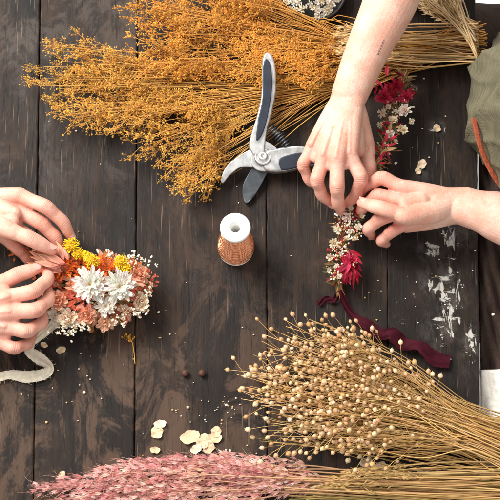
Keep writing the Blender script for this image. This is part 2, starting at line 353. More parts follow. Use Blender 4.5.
def flax():
    e=empty("dried_flax_bunch",W(470,436,0),"bunch of dried flax with round tan seed heads","dried flowers"); st=MB(); sd=MB(); balls=np.zeros((2500,3)); nb_=0
    poly=[(216,382),(232,364),(246,344),(262,320),(285,310),(315,320),(345,338),(385,356),(420,376),(435,402),(420,434),(385,450),(335,448),(290,446),(244,446),(268,416),(230,402)]
    n=0; tries=0
    while n<185 and tries<2500:
        tries+=1
        x,y=sample(poly)
        if x>370 and random.random()<.7: continue
        n+=1
        z=random.uniform(8,46)*(1 if x<330 else 1.1)
        tp=W(x+8,y+ (2 if y<390 else -1),z*.9); bx=470+random.gauss(0,8); by=432+(y-385)*.30+random.gauss(0,6)
        b=W(bx,by,random.uniform(6,34)); en=W(560+random.uniform(-10,20),470+(by-432)*1.5+random.gauss(0,10),random.uniform(4,20))
        m=(b*.5+tp*.5)+np.array([0,random.gauss(.003,.011),.003])
        P=catmull([en,b,m,tp],6); c=vary(random.choice([lin(210,168,106),lin(224,186,130),lin(192,148,88),lin(172,140,82),lin(200,162,106)]),.22)
        st.tube(P,np.linspace(.72,.28,len(P))*S,4,c)
        for k in range(random.randint(3,6)):
            t=random.uniform(.72,.97); idx=t*(len(P)-1); i0=min(int(idx),len(P)-2); pt=P[i0]+(P[i0+1]-P[i0])*(idx-i0)
            d=nrm(P[i0+1]-P[i0]); d2=rot2(d,random.uniform(-.95,.95)); d2[2]+=random.uniform(-.2,.35); d2=nrm(d2); L=random.uniform(12,34)*S
            for att in range(5):
                q=pt+d2*L
                q[2]=max(q[2],.006)
                if nb_==0 or np.min(((balls[:nb_]-q)**2).sum(1))>(4.2*S)**2: break
                L=random.uniform(12,36)*S; d2=nrm(d2+rng.normal(0,.25,3))
            balls[nb_]=q; nb_+=1; mid=(pt+q)/2+nrm(d)*L*.06
            st.tube([pt,mid,q],[.32*S,.28*S,.25*S],3,c)
            r=random.uniform(1.5,2.65)*S; cc=vary(random.choice([lin(224,184,138),lin(236,204,164),lin(212,168,120),lin(198,152,102),lin(228,190,146)]),.16); ax=nrm(q-mid)
            sd.blob(q+ax*r*.6,r,cc,ICO2,(random.uniform(.92,1.05),random.uniform(.92,1.05),1.12),ax,.06)
            sd.blob(q+ax*r*1.7,r*.22,tuple(x*.6 for x in cc),OCT,(1,1,2.4),ax)
            for h in range(4):
                a=h/4*6.283+random.random(); s_=nrm(np.cross(ax,[0,0,1])); u_=np.cross(s_,ax); dd=nrm(ax*.75+s_*math.cos(a)+u_*math.sin(a))
                sd.blob(q+dd*r*.4-ax*r*.2,r*.5,tuple(x*.7 for x in cc),OCT,(.7,.4,1.3),dd)
    st.make("stem",M_stem,parent=e,kind="stuff"); sd.make("seed_head",M_seed,parent=e,kind="stuff")
flax()
straw_bunch("dried_grass_bunch",((345,398),(320,448)),((545,430),(545,490)),50,lin(196,154,96),lin(164,136,80),"dried straw stems lying under the flax seed heads",.65,(2,14),hair=False)
def oats():
    e=empty("dried_oat_bunch",W(420,485,0),"bunch of dusty pink dried oat ears on straw stalks","dried flowers"); st=MB(); gr=MB()
    ears=[(36,489),(60,482),(80,496),(98,472),(120,486),(138,462),(156,476),(98,508),(140,500),(172,459),(180,488),(208,472),(172,510),(216,456),(220,492),(116,466),(198,462),(60,502),(236,478)]
    for i,(x,y) in enumerate(ears):
        z=random.uniform(6,28); tp=W(x,y,z*.7)
        base=W(330+random.gauss(0,10),484+(y-486)*.3+random.gauss(0,4),random.uniform(10,26)); en=W(560,500+random.gauss(0,12),10)
        m=base*.45+tp*.55+np.array([0,random.gauss(0,.004),random.uniform(.002,.008)])
        P=catmull([en,base,m,tp],8); c=vary(lin(196,158,98),.2)
        st.tube(P,np.linspace(1.0,.42,len(P))*S,4,c,col2=lin(206,150,136))
        L=random.uniform(88,118)*S; acc=0; pts=[]
        for j in range(len(P)-1,0,-1):
            sg=np.linalg.norm(P[j]-P[j-1]); pts.append((acc,P[j],nrm(P[j]-P[j-1]))); acc+=sg
            if acc>L: break
        acc_=np.array([q[0] for q in pts]); PP=np.array([q[1] for q in pts]); DD=np.array([q[2] for q in pts])
        nf=104; tone=random.uniform(.88,1.15)
        for k in range(nf):
            s_=((k+random.random())/nf)**1.05*acc_[-1]; t=s_/L
            c0=np.array([np.interp(s_,acc_,PP[:,q]) for q in range(3)]); d=nrm([np.interp(s_,acc_,DD[:,q]) for q in range(3)])
            wd=(1.6+7.2*math.sin(math.pi*min(1,.1+t*.8)))*S; a=random.uniform(0,6.28); s1=nrm(np.cross(d,[0,0,1])); u1=np.cross(s1,d)
            out=s1*math.cos(a)+u1*math.sin(a); dd=nrm(d+out*random.uniform(.05,.6)+np.array([0,-.10,0])); b=c0+out*wd*random.uniform(.2,1.)
            b[2]=max(b[2],.003)
            fade=max(0,t-.6)/.4
            base_c=np.array(random.choice([lin(234,172,162),lin(242,194,182),lin(220,150,144),lin(246,212,200),lin(236,180,170),lin(210,134,130)]))*(1-fade*.6)+np.array(lin(228,194,158))*fade*.6
            col=tuple(v*tone for v in vary(base_c,.16))
            l=random.uniform(5.5,8.5)*S; cv=random.uniform(-.12,.2)
            for h in (-1,1):
                gr.petal(b,nrm(dd+s1*h*.17),u1*h*.6+np.array([0,0,1.])*.8,l,l*.22,cv,.55,tuple(x*.84 for x in col),tuple(min(1,x*1.15+.04) for x in col),n=3,pw=.62)
            if random.random()<.8: gr.tube([b+dd*l*.6,b+dd*l*1.5+rng.normal(0,.0008,3),b+dd*l*2.3+rng.normal(0,.0022,3)],[.15*S,.11*S,.07*S],3,tuple(min(1,x*1.2) for x in col))
            st.tube([c0,b],[.2*S,.15*S],3,col)
    st.make("stem",M_stem,parent=e,kind="stuff"); gr.make("oat_ear",M_pet,parent=e,kind="stuff")
oats()
straw_bunch("dried_grass_bunch",((290,476),(300,500)),((545,476),(545,520)),60,lin(198,160,102),lin(162,140,80),"greenish yellow dried straw stalks at the table edge",.8,(3,20),hair=False)
straw_bunch("dried_grass_bunch",((362,470),(320,488)),((545,462),(545,494)),28,lin(206,166,112),lin(184,150,94),"light brown dried stalks with fine hairy tips",.8,(8,28),hair=True,hf=.3)
# ---------------------------------------------------------------- bowl with white blossoms
bw=BOWL; e=empty("bowl",bw,"dark round bowl on the table","bowl"); mb=MB()
prof=[(0,.002),(.022,.002),(.035,.010),(.045,.022),(.047,.0235),(.0455,.0255),(.042,.023),(.032,.012),(.018,.006),(0,.006)]
def lathe(mb,c,prof,col,n=64):
    V=[];F=[];a=np.arange(n)/n*2*math.pi
    for r,z in prof:
        for q in a: V.append((c[0]+max(r,1e-5)*math.cos(q),c[1]+max(r,1e-5)*math.sin(q),c[2]+z))
    for i in range(len(prof)-1):
        for j in range(n): F.append([i*n+j,i*n+(j+1)%n,(i+1)*n+(j+1)%n,(i+1)*n+j])
    mb.add(V,[np.array(F)],col)
lathe(mb,bw,prof,(.02,.018,.018)); mb.make("bowl_shell",M_white,parent=e)
wf=MB()
def flower(mb,c,nv,R,n,layers,col,ccol,wid=.42,curl=.35,col2=None,cr=.2,blunt=False,el0=.05,el1=.75,shrink=.45,jt=.14):
    nv=nrm(nv); x=nrm(np.cross(nv,[.2,.9,.1])); y=np.cross(nv,x)
    for l in range(layers):
        k=l/max(1,layers-1) if layers>1 else 0
        for i in range(n):
            a=(i+.5*l+random.uniform(-.45,.45))/n*6.283; d=x*math.cos(a)+y*math.sin(a)
            el=el0+el1*k+random.uniform(-jt,jt)
            mb.petal(c+nv*R*.05*l,nrm(d*math.cos(el)+nv*math.sin(el)),nv,R*(1-shrink*k)*random.uniform(.78,1.06),R*wid*(1-.3*k)*random.uniform(.75,1.2),curl*random.uniform(.0,1.7),.38,vary(col,.05),vary(col2 or col,.04),blunt=blunt,n=5,edge=1.3)
    for i in range(22):
        a=random.uniform(0,6.283); r=R*cr*math.sqrt(random.random()); mb.blob(c+(x*math.cos(a)+y*math.sin(a))*r+nv*R*(.14+.1*(1-r/(R*cr))),R*.055,vary(ccol,.3))
white=lin(250,245,234); cream=lin(250,238,212)
for i in range(130):
    a=random.uniform(0,6.28); r=.043*math.sqrt(random.random()); p=bw+np.array([math.cos(a)*r-.003,math.sin(a)*r,.022+.02*(1-r/.043)+random.uniform(0,.004)])
    flower(wf,p,[math.cos(a)*.5+random.gauss(0,.3),math.sin(a)*.5+random.gauss(0,.3),1],random.uniform(3,5)*S,8,2,random.choice([white,cream]),lin(200,176,110),.5,blunt=True)
wb=wf.make("dried_white_blossoms",M_pet); wb["label"]="heap of small white dried blossoms in the dark bowl"; wb["category"]="dried flowers"; wb["kind"]="stuff"
# ---------------------------------------------------------------- spool
sc=W(236,249,0); e=empty("wire_spool",sc,"spool of copper coloured wire with white core","spool"); mb=MB()
r=S
lathe(mb,sc,[(0,.0),(17*r,.0),(17.6*r,.7*r),(17.6*r,2.*r),(12*r,2.6*r),(11*r,68*r),(13.8*r,70*r),(14.5*r,71*r),(14.7*r,74*r),(14.1*r,75.3*r),(13.5*r,75.6*r),(6.2*r,75.6*r),(5*r,74.6*r),(4.6*r,40*r),(0,38*r)],(.84,.83,.80))
mb.make("spool_core",M_white,parent=e)
mb=MB()
def wr(z):
    z=z/S; return np.interp(z,[3,8,22,40,66,69],[17,18.6,17.9,15.4,13.0,12.2])*S
for lay in range(2):
    P=[]; turns=50+lay*3; nn=turns*28
    for i in range(nn+1):
        t=i/nn; z=(3.5+64.5*(t if lay%2==0 else 1-t))*S; a=t*turns*6.283+lay; wob=.12*S*math.sin(a*3.3+lay*2)
        P.append(sc+np.array([math.cos(a)*(wr(z)-.9*S+lay*.35*S+wob),math.sin(a)*(wr(z)-.9*S+lay*.35*S+wob),z+ (1.2*S*math.sin(a*.5+lay*2) if lay else 0)*min(1,t*8,(1-t)*8)]))
    mb.tube(P,.66*S,6,[lin(226,138,96),lin(244,168,126)][lay])
mb.make("copper_wire",M_cop,parent=e)
# ---------------------------------------------------------------- secateurs
def shz(x,y):
    return 33*max(0,(200-y)/143.)
def plate(name,pts,z0,z1,mat,parent,bev=.0009,smoothn=6):
    import bmesh
    P=catmull(np.array([W(a,b,z0+shz(a,b)) for a,b in pts]+[W(*pts[0],z0+shz(*pts[0]))]),smoothn)[:-1]
    bm=bmesh.new(); o=np.array(parent["_o"]); vs=[bm.verts.new(tuple(p-o)) for p in P]; f=bm.faces.new(vs); 
    r_=bmesh.ops.extrude_face_region(bm,geom=[f]); ev=[g for g in r_["geom"] if isinstance(g,bmesh.types.BMVert)]
    bmesh.ops.translate(bm,verts=ev,vec=(0,0,(z1-z0)*S)); bmesh.ops.recalc_face_normals(bm,faces=bm.faces[:])
    me=bpy.data.meshes.new(name); bm.to_mesh(me); bm.free(); me.materials.append(mat)
    ob=bpy.data.objects.new(name,me); COL.objects.link(ob); ob.parent=parent
    m=ob.modifiers.new("b",'BEVEL'); m.width=bev; m.segments=3; m.limit_method='ANGLE'; m.angle_limit=math.radians(50)
    return ob
se=empty("pruning_shears",W(262,158,0),"open steel pruning shears with dark handles and coil spring","pruning shears")
plate("hook_blade",[(268,151),(258,148),(247,152),(236,159),(226,168),(221,180),(223,184),(230,176),(240,168.5),(252,168),(262,170),(271,165)],6,9.5,M_steel,se)
plate("cutting_blade",[(270,152),(261,155),(257,163),(250,172),(243,186),(243,199),(247,204),(255,196),(262,184),(268,173),(275,165),(276,156)],2.5,5.6,M_dark,se)
plate("pivot_plate",[(250,150),(254,140),(262,140),(275,147),(280,157),(275,169),(262,172),(252,166)],9.7,12,M_steel,se,.0012)
plate("handle",[(253,158),(249,148),(252,134),(257,118),(261,100),(262,82),(262,66),(264.5,57),(269.5,56),(274,64),(276,82),(275,100),(271,118),(267,134),(265,148),(264,158)],5.8,15,M_steel,se,.0035)
plate("handle",[(262,165),(265,172.5),(277,174.5),(291,172.5),(304,169),(315,167),(321,163),(321,156),(315,152),(303,148.5),(290,148.5),(276,151),(266,154)],5.8,15,M_steel,se,.0035)
plate("grip",[(258.5,118),(262,102),(262.8,84),(263,68),(265.5,60),(269,62),(271.5,72),(272,88),(270,104),(266.5,122),(261.5,136),(256,140)],15,17.6,M_grip,se,.0018)
plate("grip",[(281,171),(292,169.5),(305,165.5),(315,164),(318,160),(315,155.5),(303,153),(290,155),(279,160)],15,17.6,M_grip,se,.0018)
pc=W(263,157,12+shz(0,157))
mb=MB(); lathe(mb,pc,[(9*S,-2*S),(9*S,1.6*S),(7.8*S,2.6*S),(6.6*S,2.6*S),(6.2*S,1.4*S),(5.2*S,1.4*S),(4.6*S,3.8*S),(3.9*S,4.6*S),(1.7*S,4.6*S),(1.4*S,3.2*S),(0,3.2*S)],(1,1,1),40); mb.make("pivot_bolt",M_steel,parent=se)
mb=MB(); P=[]; a0=W(270,128,12+shz(0,128)); a1=W(288,147,12+shz(0,147)); ax=nrm(a1-a0); s1=nrm(np.cross(ax,[0,0,1])); u1=np.cross(s1,ax); mid=(a0+a1)/2-s1*(3*S)
for i in range(201):
    t=i/200; c=(1-t)**2*a0+2*t*(1-t)*mid+t*t*a1; q=t*9*6.283; P.append(c+(s1*math.cos(q)+u1*math.sin(q))*(5.2-2.0*abs(t-.5))*S)
mb.tube(P,.7*S,6,(1,1,1)); mb.make("spring",M_dark,parent=se)
# ---------------------------------------------------------------- hands / persons
VOX=.0010
class Body:
    def __init__(s): s.mb=MB(); s.joints=[]; s.tips=[]; s.nails=[]
    def chain(s,pts,radii,side,flat=1.,n=5,sides=20):
        P=catmull(pts,n); k=np.linspace(0,len(pts)-1,len(P)); R=np.interp(k,range(len(radii)),radii)
        s.mb.tube(P,R,sides,(1,1,1),flat,side,True)
    def arm(s,pts,nvec,flat=.8):
        PP=[W(*p[:3]) for p in pts]; d=nrm(PP[0]-PP[-1]); s.chain(PP,[p[3]*S for p in pts],np.cross(d,nvec),flat,6,32)
    def hand(s,wrist,wr,fingers,thumb,nvec,sc=1.0,thn=None):
        nvec=nrm(nvec); Wp=W(*wrist); ms=[W(*f[0]) for f in fingers]
        side=nrm(ms[0]-ms[3]); 
        cen=sum(ms)/4; hd=nrm(cen-Wp)
        # blend between forearm and palm
        s.chain([Wp-hd*10*S,Wp+hd*6*S,Wp*.55+cen*.45],[wr*S,wr*.98*S,wr*1.0*S],side,.74,6,28)
        prev=None
        for i,f in enumerate(fingers):
            P=[W(*p) for p in f]; k=[1,1.03,.97,.86][i]*sc
            w0=Wp+hd*7*S+side*(1.5-i)/1.5*wr*S*.34
            midm=(w0+P[0])/2+nvec*1.2*S
            A1=[w0,midm,P[0]]
            s.chain(A1,[wr*.62*S,9.8*S*sc,8.5*k*S],side,.95)
            s.chain([w0-nvec*3*S,midm-nvec*5*S,P[0]-nvec*3.2*S],[wr*.55*S,9.4*S*sc,7.6*k*S],side,.9)
            s.chain([w0*.6+midm*.4+nvec*8.6*S,midm+nvec*8.2*S,midm*.35+P[0]*.65+nvec*7.4*S,P[0]+nvec*6.0*S],[1.7*S,2.0*S,2.2*S,3.1*S],side,1)
            if prev is not None:
                q=[(a+b)/2 for a,b in zip(prev,A1)]; q[2]=q[1]*.12+q[2]*.88-nvec*.9*S
                s.chain(q,[wr*.62*S,10.0*S*sc,7.9*k*S],side,.9)
            prev=A1
            d0=nrm(P[1]-P[0]); sd=nrm(np.cross(d0,nvec)); 
            pp=[P[0],P[0]*.55+P[1]*.45,P[1],P[1]*.5+P[2]*.5,P[2],P[2]*.5+P[3]*.5,P[3]]
            rr=[8.2,7.2,7.6,6.5,6.7,6.0,4.5]
            s.chain(pp,[r_*k*S for r_ in rr],sd,.93,5)
            dp=nrm(np.cross(sd,nrm(P[2]-P[0]))); s.chain([P[1]+dp*2.2*S-nrm(P[2]-P[0])*2*S,P[1]+dp*2.2*S+nrm(P[2]-P[0])*2*S],[5.8*k*S,5.7*k*S],sd,.9)
            s.joints+= [(P[0],d0,9*S,nvec,.6),(P[1],nrm(P[2]-P[0]),7.5*S,np.cross(sd,nrm(P[2]-P[0])),1.),(P[2],nrm(P[3]-P[1]),6*S,np.cross(sd,nrm(P[3]-P[1])),.7)]
            s.tips.append(P[3])
            dl=nrm(P[3]-P[2]); s.nails.append((P[3]+dl*1.5*S,dl,sd,nrm(np.cross(sd,dl)),4.95*k*S))
        for i in range(3):
            a=W(*fingers[i][0]);b=W(*fingers[i+1][0]); fa=W(*fingers[i][1]);fb=W(*fingers[i+1][1])
            m=(a+b)/2; s.chain([(Wp+m)/2,m+ (((fa+fb)/2)-m)*.22-nvec*2*S],[9*S*sc,6.4*S*sc],side,.9)
        P=[W(*p) for p in thumb]; n2=nrm(nvec+side*.8) if thn is None else nrm(thn); d0=nrm(P[2]-P[1]); sd=nrm(np.cross(d0,n2))
        s.chain([Wp+side*wr*.25*S+hd*3*S,P[0],P[1]],[wr*.58*S,11.6*S*sc,9.2*S*sc],side,.95)
        s.chain([P[0]*.5+cen*.5-nvec*3*S,P[1]*.7+ms[0]*.3-nvec*3*S],[11*S*sc,8*S*sc],side,.9)
        s.chain([P[0]*.6+ms[0]*.4,P[1]*.5+ms[0]*.5-nvec*1*S],[11*S*sc,7.2*S*sc],side,.9)
        s.chain([P[0],P[1],P[1]*.5+P[2]*.5,P[2],P[2]*.5+P[3]*.5,P[3]],[x*sc*S for x in (10.6,9.2,7.8,8.2,7.6,5.4)],sd,.9,5)
        s.joints+=[(P[1],nrm(P[2]-P[0]),8*S,n2,.6),(P[2],nrm(P[3]-P[1]),7*S,n2,1.)]; s.tips.append(P[3])
        dl=nrm(P[3]-P[2]); s.nails.append((P[3]+dl*1.5*S,dl,sd,nrm(np.cross(sd,dl)),6.1*sc*S))
    def finish(s,name,mat,nailmat,label):
        V=np.vstack(s.mb.v); F=[]
        for a in s.mb.f: F+=a.tolist()
        me=bpy.data.meshes.new("t"); me.from_pydata(V.tolist(),[],F); ob=bpy.data.objects.new("t",me); COL.objects.link(ob)
        m=ob.modifiers.new("r",'REMESH'); m.mode='VOXEL'; m.voxel_size=VOX
        m=ob.modifiers.new("s",'SMOOTH'); m.factor=.5; m.iterations=9
        dg=bpy.context.evaluated_depsgraph_get(); me2=bpy.data.meshes.new_from_object(ob.evaluated_get(dg)); bpy.data.objects.remove(ob)
        n=len(me2.vertices); v=np.empty(n*3,np.float32); me2.vertices.foreach_get("co",v); v=v.reshape(-1,3).astype(float)
        nm=np.empty(n*3,np.float32); me2.vertices.foreach_get("normal",nm); nm=nm.reshape(-1,3)
        red=np.zeros(n); crease=np.zeros(n); disp=np.zeros(n)
        for (p,d,r_,nn,w) in s.joints:
            q=v-p; dist2=(q**2).sum(1); near=dist2<(3*r_)**2; qn=q[near]; a=qn@d; 
            dors=np.clip(nm[near]@nn,0,1); g=np.exp(-dist2[near]/(1.4*r_)**2)
            cr_=qn@np.cross(d,nn)/S
            red[near]+=g*.9*w; ww=(.5+.5*np.cos(a/(1.9*S)*2*math.pi+cr_*.25+np.sin(cr_*.7)*.8))**2; env=np.exp(-(a/(3.2*S))**2)*np.sqrt(dors)*np.exp(-dist2[near]/(1.6*r_)**2)*w
            disp[near]-=ww*env*.55*S*(1.2 if w>.65 else .4); crease[near]+=ww*env*.9
        for p in s.tips:
            dist2=((v-p)**2).sum(1); red+=np.exp(-dist2/(10*S)**2)*1.0
        v+=nm*disp[:,None]
        o=np.array([v[:,0].mean(),v[:,1].mean(),v[:,2].min()]); me2.vertices.foreach_set("co",(v-o).astype(np.float32).ravel())
        ca=me2.color_attributes.new("Col",'FLOAT_COLOR','POINT'); C=np.stack([np.clip(red,0,1),np.clip(crease,0,1),np.zeros(n),np.ones(n)],1).astype(np.float32); ca.data.foreach_set("color",C.ravel())
        me2.polygons.foreach_set("use_smooth",[True]*len(me2.polygons)); me2.materials.clear(); me2.materials.append(mat); me2.update(); me2.name=name
        ob=bpy.data.objects.new(name,me2); COL.objects.link(ob); ob.location=o; ob["_o"]=o.tolist(); ob["label"]=label; ob["category"]="person"
        for (p,d,sd,up,r_) in s.nails:
            nb=MB(); Vn=[];n1,n2=9,9
            for i in range(n1):
                t=i/(n1-1)*2-1
                for j in range(n2):
                    u=j/(n2-1)*2-1; uu=u*(1-.25*abs(t)**4)*math.sqrt(max(0.15,1-.55*abs(t)**5)); ang=uu*.92
                    tt=t*(1-.28*u*u)
                    rr=r_*(.985-.04*max(0,-t)**2+.02*(t>0.6)); Vn.append(p-d*r_*.6+d*tt*r_*.85+(sd*math.sin(ang)+up*math.cos(ang)*.95)*rr)
            Fn=[[i*n2+j,i*n2+j+1,(i+1)*n2+j+1,(i+1)*n2+j] for i in range(n1-1) for j in range(n2-1)]
            Cn=[]
            for i in range(n1):
                for j in range(n2): Cn.append((.78,.60,.52) if i>=n1-1 else ((.74,.50,.44) if i<2 else (.70,.38,.32)))
            nb.add(Vn,[np.array(Fn)],np.array(Cn)); no=nb.make("fingernail",nailmat,parent=ob)
            sm=no.modifiers.new("s",'SOLIDIFY'); sm.thickness=.0003; sm.offset=0
        return ob
M_skin=skin_mat("skin",(.76,.49,.385)); M_skin2=skin_mat("skin_fair",(.77,.50,.39))
M_nail=attr_mat("nail",.25,nscale=80,var=.06,spec=.5,bump=0)
R=Body()
R.arm([(349,96,66,18),(367,51,78,21.5),(391,0,90,27),(410,-60,100,30),(430,-130,112,33)],np.array([.15,0,1]),.82)
R.arm([(430,-130,112,32),(500,-110,190,36),(590,-85,270,42)],np.array([0,1,.3]),.95)
R.hand((349,96,66),18,
 [[(350,155,66),(361,178,62),(356,195,43),(346,206,28)],
  [(337,160,70),(337,187,65),(338,203,47),(341,211,31)],
  [(324,157,64),(317,180,59),(322,195,43),(332,204,31)],
  [(312,147,55),(303,165,50),(309,180,39),(321,189,30)]],
 [(357,117,52),(366,145,44),(369,171,42),(359,193,34)],(-.22,.1,1),.98)
R.arm([(458,206,44,18.5),(480,211,45,22),(502,218,46,27),(560,240,50,31),(640,262,56,33)],np.array([0,.5,1]),.85)
R.arm([(640,262,56,32),(660,230,150,36),(640,180,250,42)],np.array([0,1,.3]),.95)
R.arm([(590,-85,270,42),(640,50,290,55),(640,180,250,42)],np.array([0,0,1]),.9)
R.hand((458,206,44),18.5,
 [[(403,188,56),(382,178,58),(364,187,44),(356,199,31)],
  [(399,200,53),(378,196,52),(364,206,37),(359,214,25)],
  [(400,212,48),(380,219,48),(368,229,33),(372,236,19)],
  [(406,224,41),(391,232,41),(381,241,27),(387,244,14)]],
 [(433,212,54),(407,216,67),(385,209,69),(362,203,56)],(0,.5,.87),1.0)
pr=R.finish("person",M_skin,M_nail,"person in olive garment binding a dried flower garland")
L=Body()
L.arm([(-38,206,50,18.5),(-70,198,52,22),(-130,185,56,27),(-215,170,60,32)],np.array([0,0,1]),.85)
L.arm([(-215,170,60,31),(-300,160,130,36),(-370,190,220,42)],np.array([0,1,.3]),.95)
L.hand((-38,206,50),18.5,
 [[(20,196,58),(46,207,59),(63,222,48),(71,237,36)],
  [(16,209,52),(41,223,50),(55,237,41),(61,250,31)],
  [(9,222,46),(31,238,43),(43,250,34),(50,260,24)],
  [(0,234,38),(18,249,34),(28,259,26),(36,265,20)]],
 [(-14,220,58),(7,229,66),(31,239,64),(52,250,52)],(0,.5,.9),1.0)
L.arm([(-46,322,50,18.5),(-76,326,52,22),(-130,334,56,27),(-215,345,60,32)],np.array([0,0,1]),.85)
L.arm([(-215,345,60,31),(-300,370,130,36),(-370,360,220,42)],np.array([0,1,.3]),.95)
L.arm([(-370,190,220,42),(-395,275,250,55),(-370,360,220,42)],np.array([0,0,1]),.9)
L.hand((-46,322,50),18.5,
 [[(9,297,60),(34,291,61),(48,279,46),(46,267,34)],
  [(10,312,58),(36,310,59),(49,299,44),(47,287,31)],
  [(5,327,52),(27,331,52),(42,323,39),(43,311,27)],
  [(-4,341,44),(14,348,44),(28,344,33),(34,333,23)]],
 [(-20,296,52),(-2,285,53),(17,275,52),(38,268,45)],(.1,-.1,1),1.0)
pl=L.finish("person",M_skin2,M_nail,"person holding a dried flower hair comb with both hands")
bpy.context.view_layer.update()
tm=MB(); o_=np.array(pr["_o"])
def onskin(x,y):
    t=W(x,y,0); d=nrm(t-CAM); hit,loc,nn,_=pr.ray_cast(Vector(CAM-o_),Vector(d)); return (np.array(loc)+o_+np.array(nn)*.00012) if hit else None
base=np.array([377.,54.]); dx=nrm([.42,-1.]); dy=np.array([dx[1],-dx[0]])*-1
for g in range(6):
    c=base+dx*g*2.8
    strokes=[[(0,0),(.3,1.3),(.2,2.4)],[(.9,.2),(1.5,1.2),(.8,2.2)],[(0,1.2),(1.2,1.1),(1.7,.3)]][:(2 if g%2 else 3)]
    for s_ in strokes:
        pts=[onskin(*(c+dx*(a+random.uniform(-.3,.3))+dy*(b+random.uniform(-.3,.3)))) for a,b in s_]
        if all(p is not None for p in pts): tm.tube(catmull(pts,3),.2*S,4,(.16,.11,.10),.5)
if tm.n: tm.make("tattoo",M_stem,parent=pr)
# garments
M_olive=cloth("olive_linen",lin(96,92,73),lin(118,112,91),260); M_brown=cloth("brown_skirt",lin(58,46,41),lin(78,62,54),260); M_grey=cloth("grey_cotton",lin(150,146,140),lin(176,172,166),260); M_rust=cloth("rust_strap",lin(146,70,46),lin(164,86,60),300); M_linen=cloth("cream_linen",lin(246,240,228),lin(252,248,240),260)
def torso(rings,n=260,amp=2.2,seed=0,sq=1.0):
    mb=MB(); V=[]; m=110
    arr=np.array(rings,float); R_=catmull(arr,18); zi=np.linspace(0,len(R_)-1,m)
    for k in zi:
        cx,cy,z,rx,ry=[np.interp(k,range(len(R_)),R_[:,q]) for q in range(5)]
        c=W(cx,cy,z)
        for j in range(n):
            a=j/n*6.283; w1=a*9+z*.022+1.1*math.sin(z*.016+a*2)+seed; w2=a*21-z*.03+1.2*math.sin(z*.03+a*3)
            f=(1-abs(math.sin(w1*.5)))**1.5*1.8-.6+(1-abs(math.sin(w2*.5)))**2*.7+.6*math.sin(z*.05+a*4)
            ca,sa=math.cos(a),math.sin(a); ex=math.copysign(abs(ca)**sq,ca); ey=math.copysign(abs(sa)**sq,sa)
            V.append(c+np.array([ex*(rx+f*amp)*S,ey*(ry+f*amp)*S,0]))
    F=[[i*n+j,i*n+(j+1)%n,(i+1)*n+(j+1)%n,(i+1)*n+j] for i in range(m-1) for j in range(n)]
    mb.add(V,[np.array(F),np.array([[ (m-1)*n+q for q in range(n)]]),np.array([[q for q in range(n-1,-1,-1)]])],(1,1,1)); return mb
torso([(590,112,-200,88,108),(575,112,-60,98,104),(568,112,20,99,100),(574,112,70,97,97),(600,108,160,86,98),(628,90,260,64,110),(636,70,300,30,50)],amp=4.2,sq=.85).make("shirt",M_olive,parent=pr)
mb=MB()
P=catmull([W(*p) for p in [(474,120,80),(478,138,80),(484,156,76),(494,176,70),(510,198,62)]],8); mb.tube(P,2.6*S,12,(1,1,1),.45,np.array([.8,.5,0]),True)
mb.make("apron_strap",M_rust,parent=pr)
def limb(pts,rad,mat,par,name):
    mb=MB(); P=catmull([W(*p) for p in pts],10); k=np.linspace(0,len(pts)-1,len(P)); Rr=np.interp(k,range(len(rad)),rad)*S*(1+.03*np.sin(np.arange(len(P))*1.3)); mb.tube(P,Rr,32,(1,1,1),1,None,True); return mb.make(name,mat,parent=par)
limb([(430,-135,115),(500,-110,190),(592,-85,272)],[36,41,50],M_olive,pr,"sleeve"); limb([(650,270,56),(663,230,150),(640,180,252)],[37,41,50],M_olive,pr,"sleeve")
def folds(P0,P1,P2,P3,nu,nv,amp,freq,seed=0):
    mb=MB(); V=[]
    for i in range(nu):
        for j in range(nv):
            u=i/(nu-1); v=j/(nv-1); p=(np.array(P0)*(1-u)+np.array(P1)*u)*(1-v)+(np.array(P3)*(1-u)+np.array(P2)*u)*v
            h=math.sin((u+v*.35)*freq+seed+math.sin(v*5)*.8)+.5*math.sin((u*1.4-v*.6)*freq*1.9+seed)
            V.append(W(p[0],p[1],p[2]+h*amp))
    F=[[i*nv+j,(i+1)*nv+j,(i+1)*nv+j+1,i*nv+j+1] for i in range(nu-1) for j in range(nv-1)]
    mb.add(V,[np.array(F)],(1,1,1)); return mb
mb=MB()
for y0,y1 in ((70,60),(262,285)):
    P=catmull([W(640,y0,-130),W(560,(y0+y1)/2,-100),W(440,y1,-110),W(330,y1,-125)],10); mb.tube(P,np.linspace(76,56,len(P))*S*(1+.025*np.sin(np.arange(len(P))*1.1)),48,(1,1,1),.9,None,True)
    P=catmull([W(335,y1,-130),W(335,y1,-320),W(345,y1,-510)],8); mb.tube(P,np.linspace(50,38,len(P))*S,28,(1,1,1),1,None,True)
mb.make("trousers",M_brown,parent=pr)
fo=folds((478.5,120,-13),(620,120,-6),(640,378,-24),(480.5,378,-22),90,80,5,30); fo.make("apron_skirt",M_brown,parent=pr).modifiers.new("s",'SOLIDIFY').thickness=.002
torso([(-430,270,-200,88,125),(-420,270,0,95,118),(-405,272,160,88,122),(-395,275,250,62,140),(-395,275,280,30,50)],100,seed=3).make("shirt",M_grey,parent=pl)
limb([(-235,168,66),(-300,160,130),(-372,190,222)],[38,42,50],M_grey,pl,"sleeve"); limb([(-235,348,66),(-300,370,130),(-372,360,222)],[38,42,50],M_grey,pl,"sleeve")
sq=W(575,470,-536); stl=empty("stool",sq,"wooden stool standing beside the table","stool")
mb=MB(); z0=-44*S; cx,cy=sq[0],sq[1]
lathe(mb,np.array([cx,cy,z0-.03]),[(0,0),(.105,0),(.11,.005),(.11,.022),(.105,.027),(0,.027)],(.3,.5,.2),48); mb.make("seat",M_wood,parent=stl)
